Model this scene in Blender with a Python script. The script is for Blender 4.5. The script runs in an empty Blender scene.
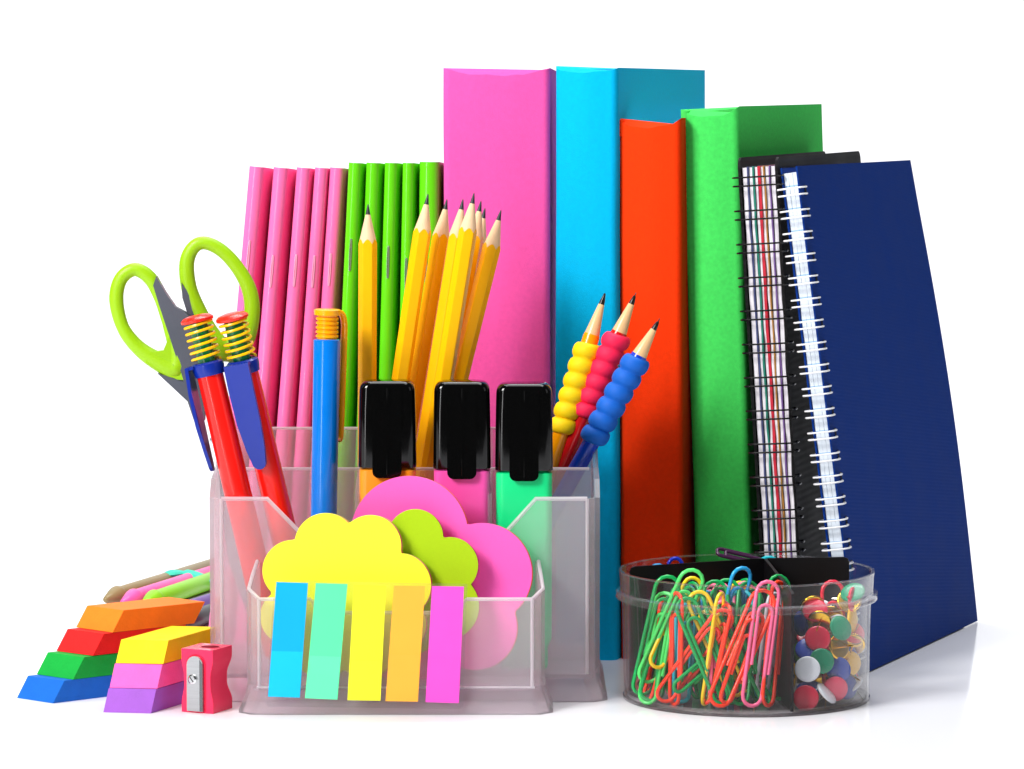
import bpy, bmesh, math, random
from mathutils import Vector, Matrix, noise
random.seed(7)
PI = math.pi
C = bpy.context.scene.collection
# ---------------------------------------------------------------- camera model (cm)
F = 3750.0; CY = -125.0; CZ = 20.5; PITCH = math.radians(4.55)
cp, sp = math.cos(PITCH), math.sin(PITCH)
def W(x, y, Y):
    u = (x-512)/F; v = (384.5-y)/F
    d = Vector((u, cp+v*sp, -sp+v*cp)); t = (Y-CY)/d.y
    return Vector((u*t, Y, CZ+d.z*t))
def G(x, y):
    u = (x-512)/F; v = (384.5-y)/F
    d = Vector((u, cp+v*sp, -sp+v*cp)); t = -CZ/d.z
    return Vector((u*t, CY+d.y*t, 0))
def lin(h):
    h = h.lstrip('#'); c = [int(h[i:i+2], 16)/255 for i in (0, 2, 4)]
    return tuple((v/12.92 if v <= .04045 else ((v+.055)/1.055)**2.4) for v in c)+(1,)
# ---------------------------------------------------------------- materials
MATS = {}
def base_mat(name):
    m = bpy.data.materials.new(name); m.use_nodes = True
    nt = m.node_tree; b = nt.nodes['Principled BSDF']; return m, nt, b
def pmat(name, col, rough=.5, metal=0., coat=0., spec=.5, var=.04, vscale=150., bump=0., bscale=900., trans=0., sss=0., stretch=(1,1,1)):
    if name in MATS: return MATS[name]
    m, nt, b = base_mat(name); N = nt.nodes; L = nt.links
    b.inputs['Roughness'].default_value = rough; b.inputs['Metallic'].default_value = metal
    b.inputs['Coat Weight'].default_value = coat; b.inputs['Coat Roughness'].default_value = .08
    b.inputs['Specular IOR Level'].default_value = spec*.75
    b.inputs['Transmission Weight'].default_value = trans
    if sss:
        b.inputs['Subsurface Weight'].default_value = sss
        b.inputs['Subsurface Radius'].default_value = (1, 1, 1); b.inputs['Subsurface Scale'].default_value = .004
    tc = N.new('ShaderNodeTexCoord'); mp = N.new('ShaderNodeMapping'); mp.inputs['Scale'].default_value = stretch
    L.new(tc.outputs['Object'], mp.inputs['Vector'])
    nz = N.new('ShaderNodeTexNoise'); nz.inputs['Scale'].default_value = vscale; nz.inputs['Detail'].default_value = 4
    L.new(mp.outputs['Vector'], nz.inputs['Vector'])
    hs = N.new('ShaderNodeHueSaturation'); hs.inputs['Color'].default_value = lin(col)
    mr = N.new('ShaderNodeMapRange'); mr.inputs['To Min'].default_value = 1-var*2; mr.inputs['To Max'].default_value = 1+var*1.2
    L.new(nz.outputs['Fac'], mr.inputs['Value']); L.new(mr.outputs['Result'], hs.inputs['Value'])
    L.new(hs.outputs['Color'], b.inputs['Base Color'])
    r2 = N.new('ShaderNodeMapRange'); r2.inputs['To Min'].default_value = max(0, rough-.06); r2.inputs['To Max'].default_value = rough+.08
    L.new(nz.outputs['Fac'], r2.inputs['Value']); L.new(r2.outputs['Result'], b.inputs['Roughness'])
    if bump:
        n2 = N.new('ShaderNodeTexNoise'); n2.inputs['Scale'].default_value = bscale; n2.inputs['Detail'].default_value = 3
        L.new(mp.outputs['Vector'], n2.inputs['Vector'])
        bp = N.new('ShaderNodeBump'); bp.inputs['Strength'].default_value = bump; bp.inputs['Distance'].default_value = .0004
        L.new(n2.outputs['Fac'], bp.inputs['Height']); L.new(bp.outputs['Normal'], b.inputs['Normal'])
    MATS[name] = m; return m
def ribbed(name, col, period, rough=.45, strength=.5, axis=2, tilt=0.):
    """fine embossed ribs, period in metres"""
    m = pmat(name, col, rough, var=.05, vscale=60, spec=.1); nt = m.node_tree; N = nt.nodes; L = nt.links
    b = N['Principled BSDF']; tc = N.new('ShaderNodeTexCoord'); sx = N.new('ShaderNodeSeparateXYZ')
    mp = N.new('ShaderNodeMapping'); mp.inputs['Rotation'].default_value = (tilt, 0, 0)
    L.new(tc.outputs['Object'], mp.inputs['Vector']); L.new(mp.outputs['Vector'], sx.inputs[0])
    mu = N.new('ShaderNodeMath'); mu.operation = 'MULTIPLY'; mu.inputs[1].default_value = 2*PI/period
    L.new(sx.outputs[axis], mu.inputs[0])
    si = N.new('ShaderNodeMath'); si.operation = 'SINE'; L.new(mu.outputs[0], si.inputs[0])
    bp = N.new('ShaderNodeBump'); bp.inputs['Strength'].default_value = strength; bp.inputs['Distance'].default_value = .00015
    L.new(si.outputs[0], bp.inputs['Height']); L.new(bp.outputs['Normal'], b.inputs['Normal'])
    return m
def rim(N, L, base, gain, power):
    lw = N.new('ShaderNodeLayerWeight'); lw.inputs['Blend'].default_value = .5
    pw = N.new('ShaderNodeMath'); pw.operation = 'POWER'; pw.inputs[1].default_value = power; L.new(lw.outputs['Facing'], pw.inputs[0])
    ma = N.new('ShaderNodeMath'); ma.operation = 'MULTIPLY_ADD'; ma.inputs[1].default_value = gain; ma.inputs[2].default_value = base; L.new(pw.outputs[0], ma.inputs[0]); return ma
def clear_mat(name, tint, gloss=.9, rough=.03, haze=0.):
    m = bpy.data.materials.new(name); m.use_nodes = True; nt = m.node_tree; N = nt.nodes; L = nt.links
    N.remove(N['Principled BSDF']); out = N['Material Output']
    tr = N.new('ShaderNodeBsdfTransparent'); tr.inputs[0].default_value = tint
    gl = N.new('ShaderNodeBsdfGlossy'); gl.inputs['Roughness'].default_value = rough; gl.inputs[0].default_value = (gloss, gloss, gloss, 1)
    df = N.new('ShaderNodeBsdfTranslucent'); df.inputs[0].default_value = (.8, .82, .85, 1)
    tc = N.new('ShaderNodeTexCoord'); nz = N.new('ShaderNodeTexNoise'); nz.inputs['Scale'].default_value = 120
    L.new(tc.outputs['Object'], nz.inputs['Vector'])
    bp = N.new('ShaderNodeBump'); bp.inputs['Strength'].default_value = .08; bp.inputs['Distance'].default_value = .0005
    L.new(nz.outputs['Fac'], bp.inputs['Height']); L.new(bp.outputs['Normal'], gl.inputs['Normal'])
    fr = rim(N, L, .012, .75, 3.2)
    m1 = N.new('ShaderNodeMixShader'); m1.inputs[0].default_value = haze
    L.new(tr.outputs[0], m1.inputs[1]); L.new(df.outputs[0], m1.inputs[2])
    m2 = N.new('ShaderNodeMixShader'); L.new(fr.outputs[0], m2.inputs[0]); L.new(m1.outputs[0], m2.inputs[1]); L.new(gl.outputs[0], m2.inputs[2])
    L.new(m2.outputs[0], out.inputs['Surface']); return m
def frosted_mat(name, tint='#fdf9fb', clear=.40, refr=.40, rr=.17):
    m = bpy.data.materials.new(name); m.use_nodes = True; nt = m.node_tree; N = nt.nodes; L = nt.links
    N.remove(N['Principled BSDF']); out = N['Material Output']; t = lin(tint)
    tr = N.new('ShaderNodeBsdfTransparent'); tr.inputs[0].default_value = t
    rf = N.new('ShaderNodeBsdfRefraction'); rf.inputs[0].default_value = t; rf.inputs['Roughness'].default_value = rr; rf.inputs['IOR'].default_value = 1.12
    tl = N.new('ShaderNodeBsdfTranslucent'); tl.inputs[0].default_value = lin('#fdf8fc')
    df = N.new('ShaderNodeBsdfDiffuse'); df.inputs[0].default_value = lin('#f6f2f8')
    gl = N.new('ShaderNodeBsdfGlossy'); gl.inputs['Roughness'].default_value = .28
    tc = N.new('ShaderNodeTexCoord'); nz = N.new('ShaderNodeTexNoise'); nz.inputs['Scale'].default_value = 2500
    L.new(tc.outputs['Object'], nz.inputs['Vector'])
    bp = N.new('ShaderNodeBump'); bp.inputs['Strength'].default_value = .12; bp.inputs['Distance'].default_value = .0001
    L.new(nz.outputs['Fac'], bp.inputs['Height']); L.new(bp.outputs['Normal'], gl.inputs['Normal']); L.new(bp.outputs['Normal'], rf.inputs['Normal'])
    def mix(a, b_, f):
        x = N.new('ShaderNodeMixShader'); x.inputs[0].default_value = f; L.new(a.outputs[0], x.inputs[1]); L.new(b_.outputs[0], x.inputs[2]); return x
    body = mix(tl, df, .45)
    see = mix(tr, rf, refr/(clear+refr))
    mm = mix(body, see, clear+refr)
    fr = rim(N, L, .03, .35, 4)
    fin = N.new('ShaderNodeMixShader'); L.new(fr.outputs[0], fin.inputs[0]); L.new(mm.outputs[0], fin.inputs[1]); L.new(gl.outputs[0], fin.inputs[2])
    L.new(fin.outputs[0], out.inputs['Surface']); return m
# ---------------------------------------------------------------- mesh helpers
def obj(name, bm, mat, parent=None, smooth=True, ang=35, M=None):
    me = bpy.data.meshes.new(name); bmesh.ops.recalc_face_normals(bm, faces=bm.faces[:])
    if M is not None: bm.transform(M)
    bm.to_mesh(me); bm.free(); me.materials.append(mat)
    if smooth:
        me.polygons.foreach_set('use_smooth', [True]*len(me.polygons)); me.set_sharp_from_angle(angle=math.radians(ang))
    o = bpy.data.objects.new(name, me); C.objects.link(o)
    if parent: o.parent = parent
    return o
def setp(o, label=None, cat=None, group=None, kind=None):
    for k, v in (('label', label), ('category', cat), ('group', group), ('kind', kind)):
        if v: o[k] = v
    return o
def thing(name, label, cat, M=None, group=None):
    o = bpy.data.objects.new(name, None); C.objects.link(o); o.empty_display_size = .01
    if M is not None: o.matrix_basis = M
    return setp(o, label, cat, group)
def dup(root, M, label=None, group=None):
    r = root.copy(); C.objects.link(r); r.matrix_basis = M
    if label: r['label'] = label
    if group: r['group'] = group
    for ch in list(root.children):
        c = ch.copy(); C.objects.link(c); c.parent = r
        for g in list(ch.children):
            d = g.copy(); C.objects.link(d); d.parent = c
    return r
def frame(B, T, ref=(0, -1, 0), spin=0.):
    z = (T-B).normalized(); f = Vector(ref); f = (f-f.dot(z)*z).normalized(); y = -f; x = y.cross(z)
    R = Matrix((x, y, z)).transposed().to_4x4()
    return Matrix.Translation(B) @ R @ Matrix.Rotation(spin, 4, 'Z')
def at(x, y, z=0, rz=0): return Matrix.Translation((x, y, z)) @ Matrix.Rotation(rz, 4, 'Z')
def bev(bm, w, seg=2, ang=30):
    es = [e for e in bm.edges if len(e.link_faces) == 2 and e.calc_face_angle(0) > math.radians(ang)]
    if es: bmesh.ops.bevel(bm, geom=es, offset=w, segments=seg, affect='EDGES', profile=.5, clamp_overlap=True)
    return bm
def prism(poly, a, b, axis='y', bm=None):
    bm = bm or bmesh.new()
    def P(p, q, t): return {'y': (p, t, q), 'z': (p, q, t), 'x': (t, p, q)}[axis]
    A = [bm.verts.new(P(p[0], p[1], a)) for p in poly]; B = [bm.verts.new(P(p[0], p[1], b)) for p in poly]
    n = len(poly); bm.faces.new(A); bm.faces.new(B[::-1])
    for i in range(n): bm.faces.new((A[i], A[(i+1) % n], B[(i+1) % n], B[i]))
    return bm
def box(x0, x1, y0, y1, z0, z1, bm=None): return prism([(x0, y0), (x1, y0), (x1, y1), (x0, y1)], z0, z1, 'z', bm)
def loft(secs, bm=None, cap=True, closed=True):
    bm = bm or bmesh.new(); R = [[bm.verts.new(p) for p in s] for s in secs]; n = len(secs[0])
    for a, b in zip(R, R[1:]):
        for i in range(n if closed else n-1): bm.faces.new((a[i], a[(i+1) % n], b[(i+1) % n], b[i]))
    if cap: bm.faces.new(R[0][::-1]); bm.faces.new(R[-1])
    return bm
def lathe(prof, seg=32, bm=None, cap=True, c=(0, 0)):
    return loft([[(c[0]+r*math.cos(2*PI*i/seg), c[1]+r*math.sin(2*PI*i/seg), z) for i in range(seg)] for z, r in prof], bm, cap)
def tube(pts, r, seg=8, closed=False, bm=None, flat=1.):
    bm = bm or bmesh.new(); pts = [Vector(p) for p in pts]; n = len(pts)
    T = []
    for i in range(n):
        a = pts[(i-1) % n] if (closed or i) else pts[0]; b = pts[(i+1) % n] if (closed or i < n-1) else pts[-1]
        T.append((b-a).normalized())
    up = Vector((0, 1, 0)) if abs(T[0].y) < .9 else Vector((1, 0, 0))
    nrm = (up-up.dot(T[0])*T[0]).normalized(); rings = []
    for i in range(n):
        nrm = (nrm-nrm.dot(T[i])*T[i]).normalized(); bi = T[i].cross(nrm)
        rr = r[i] if isinstance(r, (list, tuple)) else r
        rings.append([bm.verts.new(pts[i]+nrm*math.cos(2*PI*k/seg)*rr*flat+bi*math.sin(2*PI*k/seg)*rr) for k in range(seg)])
    for i in range(n if closed else n-1):
        a, b = rings[i], rings[(i+1) % n]
        for k in range(seg): bm.faces.new((a[k], a[(k+1) % seg], b[(k+1) % seg], b[k]))
    if not closed: bm.faces.new(rings[0][::-1]); bm.faces.new(rings[-1])
    return bm
def spline(pts, n=8, closed=False):
    pts = [Vector(p) for p in pts]; m = len(pts); out = []
    for i in range(m if closed else m-1):
        g = (lambda k: pts[k % m]) if closed else (lambda k: pts[min(max(k, 0), m-1)])
        a, b, c, d = g(i-1), g(i), g(i+1), g(i+2)
        for k in range(n):
            t = k/n; out.append(.5*((2*b)+(c-a)*t+(2*a-5*b+4*c-d)*t*t+(3*b-a-3*c+d)*t**3))
    if not closed: out.append(pts[-1])
    return out
def rrect(w, d, r, n=5):
    o = []
    for cx, cy, a0 in ((w/2-r, d/2-r, 0), (-w/2+r, d/2-r, 90), (-w/2+r, -d/2+r, 180), (w/2-r, -d/2+r, 270)):
        for k in range(n+1):
            a = math.radians(a0+90*k/n); o.append((cx+r*math.cos(a), cy+r*math.sin(a)))
    return o

# ================================================================ SETTING
def paper_mat():
    m = pmat('white_sweep', '#f3f4f8', .10, spec=.45, var=.006, vscale=6); return m
g = obj('ground', box(-110, 90, -42, 95, -.4, 0), paper_mat(), None, smooth=False); setp(g, kind='structure')
sec = []
for k in range(25):
    a = -PI/2+PI/2*k/24; sec.append((95+60*math.cos(a), 60+60*math.sin(a)))
inner = sec+[(155, 260)]; outer = [(157, 260)]+[(95+62*math.cos(-PI/2+PI/2*k/24), 60+62*math.sin(-PI/2+PI/2*k/24)) for k in range(24, -1, -1)]
bd = obj('backdrop', prism(inner+outer, -110, 90, 'x'), paper_mat(), None); setp(bd, kind='structure')

# ================================================================ FOLDERS
def folder_bm(w, d, h, sr=.37):
    """folded plastic cover: narrow rounded spine at y=0, right side flares out, sides run back"""
    r = w*sr; t = .06; cx = -w/2+r; n = 10; o = []; i_ = []
    for k in range(n+1):
        a = PI+PI*k/n; o.append((cx+r*math.cos(a), r*.8+r*.8*math.sin(a))); i_.append((cx+(r-t)*math.cos(a), r*.8+(r*.8-t)*math.sin(a)))
    poly = [(-w*.36, d), (-w*.5, d*.3)]+o+[(w*.5, .9), (w*.5, d*.4), (w*.36, d)]+[(w*.36-t, d), (w*.5-t, d*.4), (w*.5-t, .93)]+i_[::-1]+[(-w*.5+t, d*.3), (-w*.36+t, d)]
    bm = prism(poly, 0, h, 'z')
    for v in bm.verts:
        if v.co.z > h*.5: v.co.z -= .05*max(0, v.co.y-.2)
    return bm
def staple_bm():
    p = [(-.018, 0, -.5), (-.028, 0, 0), (-.018, 0, .5), (0, 0, .56), (.018, 0, .5), (.028, 0, 0), (.018, 0, -.5), (0, 0, -.56)]
    return tube(spline(p, 5, True), .025, 6, True)
def folder(name, xt, yt, wpx, lean, Y, h_, mat, smat, label, group, yslot, H=None, rot=3, sr=.37):
    T = W(xt, yt, Y); w = wpx/F*(Y+125)
    R = Matrix.Rotation(math.radians(lean), 4, 'Y') @ Matrix.Rotation(math.radians(-rot), 4, 'Z')
    h = T.z/math.cos(math.radians(lean))
    B = T-R @ Vector((0, 0, h)); B.z = 0.0
    t = thing(name, label, 'folder', Matrix.Translation(B) @ R, group)
    obj('cover', folder_bm(w, 9., h, sr), mat, t, ang=40)
    hs = h*(1-(yslot-yt)/((h)*F/(Y+125)))
    obj('staple', staple_bm(), smat, t, M=Matrix.Translation((-w*.16+.02, -.006, hs)))
    return t
PK = pmat('pink_plastic', '#ff74b4', .18, coat=0.5, var=.03, vscale=30, sss=.0)
GR = pmat('green_plastic', '#66dc18', .18, coat=0.4, var=.03, vscale=30)
STP = pmat('staple_pink', '#f8a8cc', .3, metal=.2); STG = pmat('staple_green', '#9ab898', .25, metal=.7)
pinks = [(259, 167, 20.5, 'leftmost'), (283, 168, 20, 'second from left'), (305.5, 168, 18.5, 'middle'), (323, 168, 17, 'fourth from left'), (339, 168, 19, 'rightmost')]
for i, (x, y, w, s) in enumerate(pinks):
    folder('pink_folder', x, y, w, 5.4-i*.35, 8.6+.08*i, 0, PK, STP, 'glossy pink plastic folder standing upright, %s of the five pink ones' % s, 'pink plastic folders behind the organiser', (257, 272, 271, 272, 270)[i])
grs = [(357, 163, 17.5, 'leftmost', 255), (375, 163, 18, 'second from left', 270), (393, 163, 17, 'middle', 262), (410, 163, 15, 'fourth from left', 274), (430, 162, 22, 'rightmost and widest', 268)]
for i, (x, y, w, s, ys) in enumerate(grs):
    folder('green_folder', x, y, w, 2.9-i*.55, 8.7+.08*i, 0, GR, STG, 'shiny grass green plastic folder, %s of the five green ones' % s, 'green plastic folders behind the organiser', ys, sr=.46 if i == 4 else .37)

# ================================================================ BINDERS
def binder(name, label, X, Yf, w, d, h, rot, lean, mat, pagemat, seed, dip=.0, open_top=0.):
    M = Matrix.Translation((X, Yf, 0)) @ Matrix.Rotation(math.radians(lean), 4, 'Y') @ Matrix.Rotation(math.radians(-rot), 4, 'Z')
    t = thing(name, label, 'binder', M, None)
    tk = .16; rad = .28; o = []; nn = 8
    # outline, origin at front-left corner; spine faces -y, slightly domed
    o.append((0, d))
    for k in range(nn+1):
        a = PI+PI/2*k/nn; o.append((rad+rad*math.cos(a), rad+rad*math.sin(a)))
    for k in range(1, 10):
        u = k/10; o.append((rad+(w-2*rad)*u, -.10*math.sin(PI*u)))
    for k in range(nn+1):
        a = -PI/2+PI/2*k/nn; o.append((w-rad+rad*math.cos(a), rad+rad*math.sin(a)))
    o.append((w, d))
    i_ = [(w-tk, d), (w-tk, rad+.1)]+[(w-tk-.15, tk+.06)]+[(tk+.15, tk+.06), (tk, rad+.1), (tk, d)]
    # split height into rows for wavy cloth edges
    bm = bmesh.new(); poly = o+i_; rows = 40; V = []
    for r in range(rows+1):
        z = h*r/rows; row = []
        for (px, py) in poly:
            q = noise.noise(Vector((px*1.3+seed*7, py*1.3, z*.35)))*.018
            zz = z
            if r == rows:
                zz += noise.noise(Vector((px*1.6+seed*3, py*.9, 2.)))*.09
                # cloth folded over: little horns at the spine corners, dip between
                u = min(max(px/w, 0), 1)
                if py < .6: zz += dip*(abs(2*u-1)**3-.6)
            row.append(bm.verts.new((px+q, py+q*.8 if py < .5 else py, zz)))
        V.append(row)
    n = len(poly)
    for a, b in zip(V, V[1:]):
        for k in range(n): bm.faces.new((a[k], a[(k+1) % n], b[(k+1) % n], b[k]))
    bm.faces.new(V[0][::-1]); bm.faces.new(V[-1])
    obj('cover', bm, mat, t, ang=50)
    if open_top:
        r = open_top; z0, z1 = h-.5, h+.07
        o = loft([[(r+q*r*math.cos(2*PI*i/20), r*.9+q*r*math.sin(2*PI*i/20), z+.03*math.sin(4*PI*i/20)) for i in range(20)] for q, z in ((1, z0), (1.03, z1), (.8, z1), (.8, z0))]+[], cap=False)
        obj('cloth_fold', o, mat, t, ang=50)
    bmp = box(tk+.03, w-tk-.03, .9, d-.25, .15, h-.25)
    obj('pages', bmp, pagemat, t, smooth=False)
    return t
def cloth(name, col, var=.06): return pmat(name, col, .75, spec=.1, var=var, vscale=700, bump=.35, bscale=2600)
PG = pmat('page_white', '#ecebe6', .8, spec=.2, var=.03, vscale=900, stretch=(1, 1, .02))
def spine_from(xl, xr, yt, Yf, xlb=None):
    L_ = W(xl, yt, Yf); R_ = W(xr, yt, Yf); return L_, R_
# pink
L_, R_ = spine_from(443, 550, 71, 8.7); binder('pink_binder', 'tall wide pink cloth covered binder behind the yellow pencils', L_.x, 8.7, R_.x-L_.x, 14, L_.z, 2.3, 0, cloth('pink_cloth', '#f65aae'), PG, 1, .25)
L_, R_ = spine_from(554.3, 616.5, 69, 8.6); binder('blue_binder', 'tall sky blue cloth covered binder between the pink and orange ones', L_.x, 8.6, (R_.x-L_.x)/math.cos(math.radians(15)), 14, L_.z, 15.8, 0, cloth('blue_cloth', '#00b8ee'), PG, 2, .22)
L_, R_ = spine_from(617, 680, 122, 8.4); binder('orange_binder', 'orange red cloth covered binder, shortest of the four thick binders', W(620, 660, 8.4).x, 8.4, (R_.x-L_.x)/math.cos(math.radians(14)), 14, L_.z, 14, -.45, cloth('orange_cloth', '#ff3c08'), PG, 3, .36, .13)
L_, R_ = spine_from(681, 738, 112, 8.8); binder('green_binder', 'bright green cloth covered binder beside the black notebook', W(697, 660, 8.8).x, 8.8, (R_.x-L_.x)/math.cos(math.radians(16)), 13.4, L_.z, 17.5, -2.0, cloth('green_cloth', '#48dc60', .10), PG, 4, .3, .17)

# ================================================================ NOTEBOOKS
def notebook_frame(BL, dirb, a, H_):
    """BL: ground point of the near base corner, dirb: horizontal depth direction, a: horizontal lean at height H"""
    b = Vector((dirb[0], dirb[1], 0)).normalized(); n = Vector((-b.y, b.x, 0))
    up = Vector((n.x*a, n.y*a, H_)).normalized(); x = b.cross(up)
    return Matrix.Translation(BL) @ Matrix((x, b, up)).transposed().to_4x4()
# --- black notebook, local: x thickness, y depth, z height; origin near-left bottom corner
Mb = notebook_frame(Vector((8.95, 5.6, .08)), (.30, .95), 1.15, 17.9)
nb = thing('black_notebook', 'thick black spiral notebook with coloured divider pages, beside the green binder', 'notebook', Mb)
BLK = ribbed('black_ribbed_card', '#131214', .0024, .45, .25, axis=2)
Hn = 17.95; tn = 1.42
def card(x0, x1, y0, y1, z0, z1, r=.35):
    poly = [(y0+(y1-y0)/2+p[0], z0+(z1-z0)/2+p[1]) for p in rrect(y1-y0, z1-z0, r, 6)]
    return prism(poly, x0, x1, 'x')
obj('back_cover', bev(card(0, .09, .0, 13.6, 0, Hn+.02), .02), BLK, nb, ang=30)
obj('front_cover', bev(card(tn-.09, tn, .0, 13.6, 0, Hn-.05), .02), BLK, nb, ang=30)
seq = [('w', .16), ('#39406e', .06), ('w', .12), ('#0b7a66', .06), ('w', .10), ('#c41430', .09), ('w', .10), ('#a8742c', .05), ('w', .13), ('#6d4a8c', .05), ('w', .15), ]
xx = .12; tot = sum(s[1] for s in seq); sc = (tn-.24)/tot
def wavy_sheet(x0, x1, y0, y1, z0, z1, seed, amp=.035):
    rows = 60; bm = bmesh.new(); secs = []
    for r in range(rows+1):
        z = z0+(z1-z0)*r/rows
        q = noise.noise(Vector((seed*5.1, 0, z*.8)))*amp; q2 = noise.noise(Vector((seed*3.3, 4, z*1.1)))*amp*1.6
        secs.append([(x0+q, y0+q2, z), (x1+q, y0+q2, z), (x1, y1, z), (x0, y1, z)])
    return loft(secs, bm)
PAPER = pmat('paper_edges', '#f0ebf2', .8, spec=.2, var=.28, vscale=2600, stretch=(1, 1, .01))
for i, (c, w) in enumerate(seq):
    w *= sc
    if c == 'w': obj('page_block', wavy_sheet(xx+.012, xx+w-.012, .12, 12.9, .25, Hn-.35, i), PAPER, nb)
    else:
        o = obj('divider_sheet', wavy_sheet(xx+.004, xx+w-.004, .05, 13.1, .2, Hn-.32, i), pmat('divider_'+c[1:], c, .6), nb)
        o['label'] = {'#39406e': 'navy', '#0b7a66': 'teal', '#c41430': 'red', '#a8742c': 'ochre', '#6d4a8c': 'purple'}[c]+' divider sheet'
    xx += w
def wire(xl, xr, zs, r, side=.16, front=.32, back=.45):
    bm = bmesh.new()
    for z in zs:
        p = [(xl+.0, back, z), (xl-side*.8, back*.6, z), (xl-side, .0, z), (xl-side*.4, -front*.8, z), ((xl+xr)/2, -front, z),
             (xr+side*.4, -front*.8, z), (xr+side, .0, z), (xr+side*.8, back*.6, z), (xr, back, z)]
        tube(spline(p, 4), r, 6, bm=bm)
    return bm
zs = []
z = Hn-.62*1.1
while z > .5: zs += [z, z-.30]; z -= 1.165
obj('wire_binding', wire(.0, tn, zs, .035, .16, .30), pmat('black_wire', '#0b0b0c', .25, coat=0.20), nb)
# --- navy notebook; cover outer face at x=0 (right), body to the left
BLn = G(861, 677); BRn = G(978, 622); dd = (BRn-BLn); wn = dd.length*1.0
Mn = notebook_frame(BLn+Vector((-.03, 0, .05)), (dd.x+.02, dd.y), 2.42, 17.65)
nv = thing('navy_notebook', 'navy blue ribbed spiral notebook with white wire rings, standing at the right end', 'notebook', Mn)
NAVY = ribbed('navy_ribbed_card', '#00307f', .0013, .55, .12, axis=2, tilt=.12)
Hv = 17.85
def warp(u, v): return .10*u*u*math.sin(PI*v)-.42*u*v**1.3+.07*u*math.sin(PI*min(1, v*1.1))
def bowed_card(x0, x1, y1, h, bow):
    bm = bmesh.new(); secs = []; rows = 40
    poly = [(y1/2+p[0], h/2+p[1]) for p in rrect(y1, h, .12, 4)]
    # grid sheet so that the free edge can bow gently
    ny = 16; A = []; B = []
    for r in range(rows+1):
        z = h*r/rows; ra = []; rb = []
        for k in range(ny+1):
            y = y1*k/ny; q = warp(k/ny, r/rows)
            cut = 0
            yy = y + (.12*math.sin(PI*min(1, (1-r/rows)*1.15)) if k == ny else 0)
            ra.append(bm.verts.new((x0+q, yy, z))); rb.append(bm.verts.new((x1+q, yy, z)))
        A.append(ra); B.append(rb)
    for r in range(rows):
        for k in range(ny):
            bm.faces.new((A[r][k], A[r][k+1], A[r+1][k+1], A[r+1][k])); bm.faces.new((B[r][k], B[r+1][k], B[r+1][k+1], B[r][k+1]))
    for r in range(rows):
        bm.faces.new((A[r][0], A[r+1][0], B[r+1][0], B[r][0])); bm.faces.new((A[r][ny], B[r][ny], B[r+1][ny], A[r+1][ny]))
    for k in range(ny):
        bm.faces.new((A[0][k], B[0][k], B[0][k+1], A[0][k+1])); bm.faces.new((A[rows][k], A[rows][k+1], B[rows][k+1], B[rows][k]))
    return bm
obj('front_cover', bowed_card(-.06, 0, wn, Hv, .12), NAVY, nv, ang=40)
obj('back_cover', bowed_card(-.62, -.56, wn, Hv, .0), NAVY, nv, ang=40)
def striped_paper():
    m = pmat('paper_edges_blue', '#dfe8f2', .7, spec=.3, var=.08, vscale=1800, stretch=(1, 1, .01)); nt = m.node_tree; N = nt.nodes; L = nt.links
    tc = N.new('ShaderNodeTexCoord'); sx = N.new('ShaderNodeSeparateXYZ'); L.new(tc.outputs['Object'], sx.inputs[0])
    # printed blue ruling that shows on the page edges, once per ring pitch
    mu = N.new('ShaderNodeMath'); mu.operation = 'MULTIPLY'; mu.inputs[1].default_value = 1/.0078; L.new(sx.outputs[2], mu.inputs[0])
    fr = N.new('ShaderNodeMath'); fr.operation = 'FRACT'; L.new(mu.outputs[0], fr.inputs[0])
    lt = N.new('ShaderNodeMath'); lt.operation = 'LESS_THAN'; lt.inputs[1].default_value = .07; L.new(fr.outputs[0], lt.inputs[0])
    mx = N.new('ShaderNodeMixRGB'); mx.inputs[2].default_value = lin('#9fc0e4'); b = N['Principled BSDF']
    src = b.inputs['Base Color'].links[0].from_socket; L.new(src, mx.inputs[1]); L.new(lt.outputs[0], mx.inputs[0]); L.new(mx.outputs[0], b.inputs['Base Color'])
    return m
SP_ = striped_paper()
for k in range(3):
    bm = wavy_sheet(-.55+.163*k+.004, -.55+.163*(k+1)-.006, .08, wn-.8, .12, Hv-.2, 20+k, .02)
    for v in bm.verts: v.co.x += warp(min(1, v.co.y/wn), min(1, v.co.z/Hv))
    obj('page_block', bm, SP_, nv)
zs = []; z = Hv-.55*1.35
while z > .4: zs += [z, z-.235]; z -= .775
obj('wire_binding', wire(-.62, 0, zs, .034, .17, .30, .55), pmat('white_wire', '#f2f3f6', .3, coat=0.20), nv)
for i in range(0, len(zs), 2): obj('punched_hole_shade', box(-.001, .012, .50, .66, zs[i]-.30, zs[i]+.06), pmat('hole_shade_navy', '#060b20', .8), nv, smooth=False)  # dark blocks on the cover paint the shade inside the holes

# ================================================================ ORGANISER
FR = frosted_mat('frosted_plastic')
og = thing('desk_organiser', 'translucent frosted plastic desk organiser holding pens, scissors and sticky notes', 'organiser', at(-3.6, -.8, 0))
oM = Matrix.Translation((3.6, .8, 0))
def opart(name, bm, ang=30, b=.03):
    if b: bev(bm, b, 2, 40)
    return obj(name, bm, FR, og, ang=ang, M=oM)
Yf, Yb, Ym = -.8, 6.4, 2.3
xl = W(209, 600, Yf).x; xr = W(600, 600, Yf).x; ch = .43; th = .17
def zat(y, Y): return W(512, y, Y).z
zf = zat(499, Yf); zm = zat(469, Ym); zb = zat(428, Yb)
FX = lambda px, Y=Yf: W(px, 500, Y).x
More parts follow.
